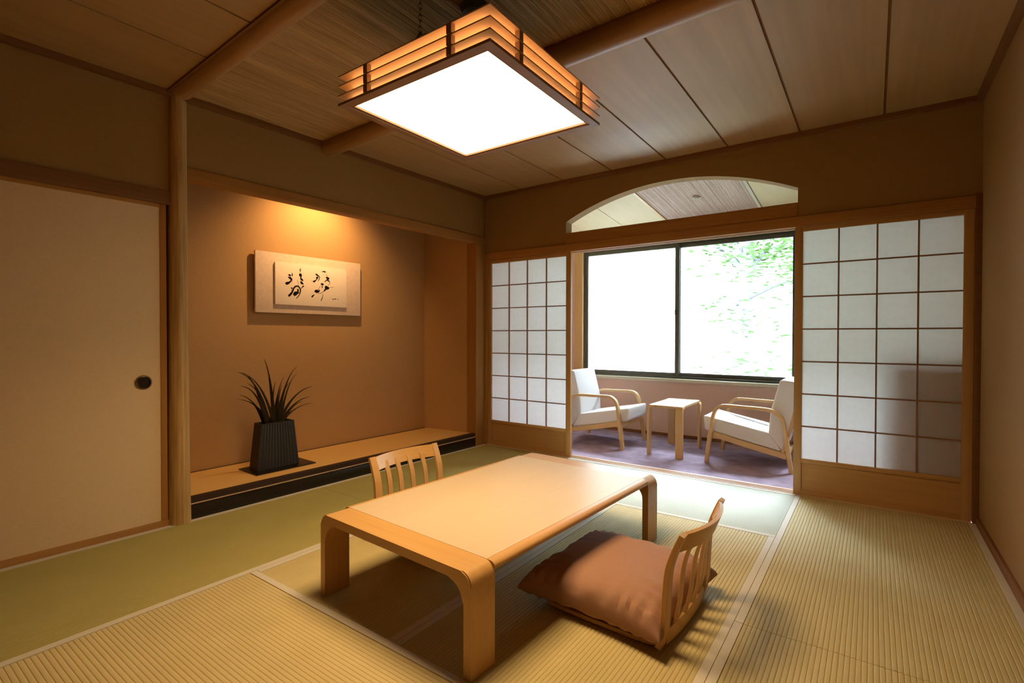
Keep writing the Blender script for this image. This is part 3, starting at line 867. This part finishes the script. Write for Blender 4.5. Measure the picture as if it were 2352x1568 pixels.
tips = [(-2.025, .897), (-1.776, .837), (-2.195, .812), (-2.150, .805), (-2.107, .799), (-1.705, .773), (-1.74, .711), (-2.093, .727), (-2.203, .724), (-1.671, .683), (-2.162, .621), (-2.122, .645), (-1.636, .549), (-1.689, .565), (-1.797, .604), (-1.887, .712), (-1.839, .765), (-1.95, .74), (-1.90, .66), (-1.66, .60)]
t = thing('spiky_plant', 'spiky dark plant with arching strap leaves standing in the black vase', 'plant', LW(-.31, -1.915, VZ + .11), TH)
rnd = random.Random(5)
for i, (s, z) in enumerate(tips):
    s0, z0 = rnd.uniform(-.03, .03), 0.0
    s1, z1 = s + 1.915, z - VZ - .11
    dx = rnd.uniform(-.10, .11); x0 = rnd.uniform(-.02, .02)
    out = abs(s1)
    bm = bmesh.new(); n = 14; prev = None
    c = (x0 + dx * .25, s0 + (s1 - s0) * .28, z1 * (.74 + .5 * out) + .04)
    wmax = rnd.uniform(.022, .034)
    Lr = []
    for k in range(n + 1):
        q = k / n
        p = Vector([(1 - q) ** 2 * a + 2 * q * (1 - q) * b + q * q * e for a, b, e in zip((x0, s0, z0), c, (x0 + dx, s1, z1))])
        d = Vector([2 * (1 - q) * (b - a) + 2 * q * (e - b) for a, b, e in zip((x0, s0, z0), c, (x0 + dx, s1, z1))]).normalized()
        sd = d.cross(Vector((1, .15, 0))).normalized()
        w = wmax * (1 - q) ** .7 * (.65 + .5 * math.sin(math.pi * min(1, q * 1.3 + .1)))
        up = d.cross(sd) * .25
        a = bm.verts.new(p + sd * w / 2 + up * w); b = bm.verts.new(p - up * w * .2); e = bm.verts.new(p - sd * w / 2 + up * w)
        Lr.append((a, b, e))
    for k in range(n):
        for j in (0, 1): bm.faces.new((Lr[k][j], Lr[k][j + 1], Lr[k + 1][j + 1], Lr[k + 1][j]))
    bmesh.ops.solidify(bm, geom=bm.faces[:], thickness=.0008)
    finish('leaf', bm, 'plant_leaf', t)

# alcove spot: small fitting behind the lintel
t = thing('alcove_spotlight', 'small round spotlight hidden behind the alcove lintel', 'lamp', LW(-.14, -1.44, 2.36), TH)
bm = bmesh.new(); bmesh.ops.create_cone(bm, cap_ends=False, segments=24, radius1=.032, radius2=.028, depth=.06, matrix=Matrix.Translation((0, 0, -.03)))
finish('lamp_barrel', bm, 'white_plastic', t)
sp = bpy.data.lights.new('alcove_spot', 'SPOT'); sp.energy = 70; sp.color = (1, .60, .25); sp.spot_size = math.radians(120); sp.spot_blend = 1.0; sp.shadow_soft_size = .018
so = bpy.data.objects.new('alcove_spot_light', sp); COL.objects.link(so)
so.parent = t; so.location = (0, 0, -.062); so.rotation_euler = (0, math.radians(38), 0)

# ------------------------------------------------------------------ sunroom: armchairs, side table, downlight
def armchair(label, loc, rz):
    t = thing('armchair', label, 'armchair', loc, rz, 'bentwood armchairs in the sunroom')
    for sy in (-1, 1):
        y = sy * .272
        bm = bmesh.new()
        pts = [(.272, .26)] + [(.262, .33), (.255, .385)] + [(.235, .44), (.20, .472), (.155, .483), (0, .481), (-.14, .478), (-.20, .464), (-.25, .425), (-.272, .36), (-.282, .28)]
        pts = smooth_path([Vector((a, y, b)) for a, b in pts], 4)
        sweep(bm, pts, (0, 1, 0), .044, .024)
        finish('arm', bm, 'beech_x', t)
        bm = bmesh.new(); sweep(bm, [(.305, y, 0), (.29, y, .13), (.272, y, .26)], (0, 1, 0), [.034, .04, .044], [.028, .034, .03]); finish('leg', bm, 'beech', t)
        bm = bmesh.new(); sweep(bm, [(-.325, y, 0), (-.302, y, .14), (-.282, y, .28)], (0, 1, 0), [.034, .04, .044], [.028, .032, .03]); finish('leg', bm, 'beech', t)
        bm = bmesh.new(); sweep(bm, [(.285, y - sy * .03, .238), (.0, y - sy * .03, .175), (-.285, y - sy * .03, .118)], (0, 1, 0), .02, .045); finish('side_rail', bm, 'beech_x', t)
        bm = bmesh.new(); sweep(bm, [(-.25, y - sy * .05, .12), (-.30, y - sy * .05, .3), (-.375, y - sy * .05, .62)], (0, 1, 0), .03, .022); finish('back_post', bm, 'beech', t)
    B('front_rail', .268, .29, -.262, .262, .205, .25, 'beech_x', t, .002)
    B('rear_rail', -.295, -.275, -.262, .262, .11, .15, 'beech_x', t, .002)
    for k in range(3):
        z = .36 + .11 * k; x = -.315 - (z - .3) * .234
        B('back_slat', x - .008, x + .008, -.222, .222, z - .018, z + .018, 'beech_x', t, .002)
    def pad(name, outline):
        bm = bmesh.new(); prism(bm, outline, 'y', -.235, .235)
        bmesh.ops.bevel(bm, geom=[e for e in bm.edges], offset=.022, segments=4, affect='EDGES', profile=.55)
        finish(name, bm, 'upholstery', t)
    pad('seat_cushion', [(.335, .262), (.345, .385), (-.175, .285), (-.25, .145)])
    pad('back_cushion', [(-.155, .275), (-.165, .45), (-.235, .715), (-.37, .70), (-.305, .30), (-.258, .15)])
    return t
armchair('white cushioned bentwood armchair in the sunroom, half hidden by the alcove side shoji', (.885, .835, -.002), 0)
armchair('white cushioned bentwood armchair in the sunroom with its slatted back to the cabinet', (2.245, .835, -.002), math.pi)

t = thing('side_table', 'small bentwood side table with rounded corners between the two armchairs', 'table', (1.598, .805, -.002))
sx_, sy_, sz_, tk, lw_ = .158, .295, .447, .021, .064
B('table_top', -sx_ + .012, sx_ - .012, -sy_ + .012, sy_ - .012, sz_ - tk, sz_, 'beech_x', t, .004)
def bent_leg(ax_, sgn, a, b):
    """strip leaving the top and bending down over one edge"""
    half = sx_ if ax_ == 'x' else sy_
    pts2 = [(half - .07, sz_ - tk / 2)] + arc(half - tk / 2 - .035, sz_ - tk / 2 - .035, .035, 90, 0, 7) + [(half - tk / 2, 0)]
    bm = bmesh.new()
    m = (a + b) / 2
    P = [(sgn * u, m, v) if ax_ == 'x' else (m, sgn * u, v) for u, v in pts2]
    sweep(bm, P, (0, 1, 0) if ax_ == 'x' else (1, 0, 0), abs(b - a), tk)
    finish('leg', bm, 'beech', t)
bent_leg('x', -1, -sy_, -sy_ + lw_); bent_leg('y', -1, sx_ - lw_, sx_); bent_leg('x', 1, sy_ - lw_, sy_); bent_leg('y', 1, -sx_, -sx_ + lw_)

t = thing('downlight', 'small round recessed downlight in the sunroom reed ceiling', 'downlight', (1.80, .735, SZ - .0755))
bm = bmesh.new()
def ringz(bm, prof, seg=28):
    rr = [[bm.verts.new((r * math.cos(2 * math.pi * k / seg), r * math.sin(2 * math.pi * k / seg), z)) for r, z in prof] for k in range(seg)]
    for k in range(seg):
        for i in range(len(prof) - 1): bm.faces.new((rr[k][i], rr[(k + 1) % seg][i], rr[(k + 1) % seg][i + 1], rr[k][i + 1]))
ringz(bm, [(.034, .006), (.034, -.004), (.030, -.007), (.024, -.005), (.022, .006)])
finish('trim_ring', bm, 'white_plastic', t)
bm = bmesh.new(); ringz(bm, [(.022, .0), (.012, -.001), (.010, -.005), (.0005, -.006)])
finish('lamp_face', bm, 'downlight_lens', t)

# ------------------------------------------------------------------ outdoors: wooded slope
bm = bmesh.new()
rnd = random.Random(12)
NX, NY = 40, 24
g = [[bm.verts.new((-16 + 38 * i / NX, 1.8 + 22 * j / NY, -2.6 + 1.05 * max(0, 22 * j / NY - 2.5) + .25 * math.sin(i * .9 + j * .7) + rnd.uniform(-.12, .12))) for j in range(NY + 1)] for i in range(NX + 1)]
for i in range(NX):
    for j in range(NY): bm.faces.new((g[i][j], g[i + 1][j], g[i + 1][j + 1], g[i][j + 1]))
ext = bmesh.ops.extrude_face_region(bm, geom=bm.faces[:])
for v in [e for e in ext['geom'] if isinstance(e, bmesh.types.BMVert)]: v.co.z -= .6
struct(finish('ground_slope', bm, 'hillside'))

def tree(label, x, y, z0, hgt, r0, lean, seed, leaf, crown, nleaf, lsize, forks=()):
    rnd = random.Random(seed)
    t = thing('tree', label, 'tree', (x, y, z0), 0, 'trees on the slope outside')
    bm = bmesh.new()
    tr = smooth_path([Vector((0, 0, -.3)), Vector((lean * .3, .0, hgt * .3)), Vector((lean * .7, .05, hgt * .6)), Vector((lean, 0, hgt))], 5)
    tube(bm, tr, [r0 * (1 - .7 * i / (len(tr) - 1)) for i in range(len(tr))], 10)
    finish('trunk', bm, 'bark', t)
    ends = []
    for (zf, dx, dy, dz) in list(forks) + [(rnd.uniform(.35, .9), rnd.uniform(-1, 1) * crown, rnd.uniform(-.7, .7) * crown, rnd.uniform(.2, 1.0)) for _ in range(5)]:
        b0 = Vector((lean * zf, 0, hgt * zf)); b1 = b0 + Vector((dx, dy, dz))
        md = (b0 + b1) / 2 + Vector((0, 0, .12))
        pts = smooth_path([b0, md, b1], 5)
        bm = bmesh.new(); tube(bm, pts, [r0 * .38 * (1 - .8 * i / (len(pts) - 1)) for i in range(len(pts))], 6)
        finish('branch', bm, 'bark', t); ends.append(b1); ends.append(md)
    bm = bmesh.new()
    cl = ends + [Vector((lean + rnd.uniform(-1, 1) * crown, rnd.uniform(-.8, .8) * crown, hgt * rnd.uniform(.25, 1.05))) for _ in range(10)]
    for k in range(nleaf):
        c = cl[k % len(cl)] + Vector((max(-.6, min(.6, rnd.gauss(0, .3))), max(-.5, min(.5, rnd.gauss(0, .25))), rnd.gauss(0, .14)))
        a = rnd.uniform(0, 6.28); tl = rnd.uniform(-.6, .6); s = lsize * rnd.uniform(.6, 1.3)
        u = Vector((math.cos(a), math.sin(a), tl * .5)).normalized(); v = u.cross(Vector((rnd.uniform(-.5, .5), rnd.uniform(-.5, .5), 1))).normalized()
        q = [c - u * s, c + v * s * .42 + u * s * .1, c + u * s, c - v * s * .42 + u * s * .1]
        bm.faces.new([bm.verts.new(p) for p in q])
    f = finish('foliage', bm, leaf, t, smooth=False); f['kind'] = 'stuff'
    return t
tree('grey forked tree trunk with green sprays beyond the clear window pane', .95, 6.6, -.2, 5.2, .2, .25, 21, 'leaf', 1.1, 1500, .075, ((.50, -.45, -.1, .75), (.55, .35, 0, 1.0), (.38, 1.5, -.4, .3)))
tree('leafy tree with low hanging branches beside the grey forked trunk outside', 2.35, 3.35, -1.9, 4.4, .05, .2, 22, 'leaf', 1.05, 1300, .065)
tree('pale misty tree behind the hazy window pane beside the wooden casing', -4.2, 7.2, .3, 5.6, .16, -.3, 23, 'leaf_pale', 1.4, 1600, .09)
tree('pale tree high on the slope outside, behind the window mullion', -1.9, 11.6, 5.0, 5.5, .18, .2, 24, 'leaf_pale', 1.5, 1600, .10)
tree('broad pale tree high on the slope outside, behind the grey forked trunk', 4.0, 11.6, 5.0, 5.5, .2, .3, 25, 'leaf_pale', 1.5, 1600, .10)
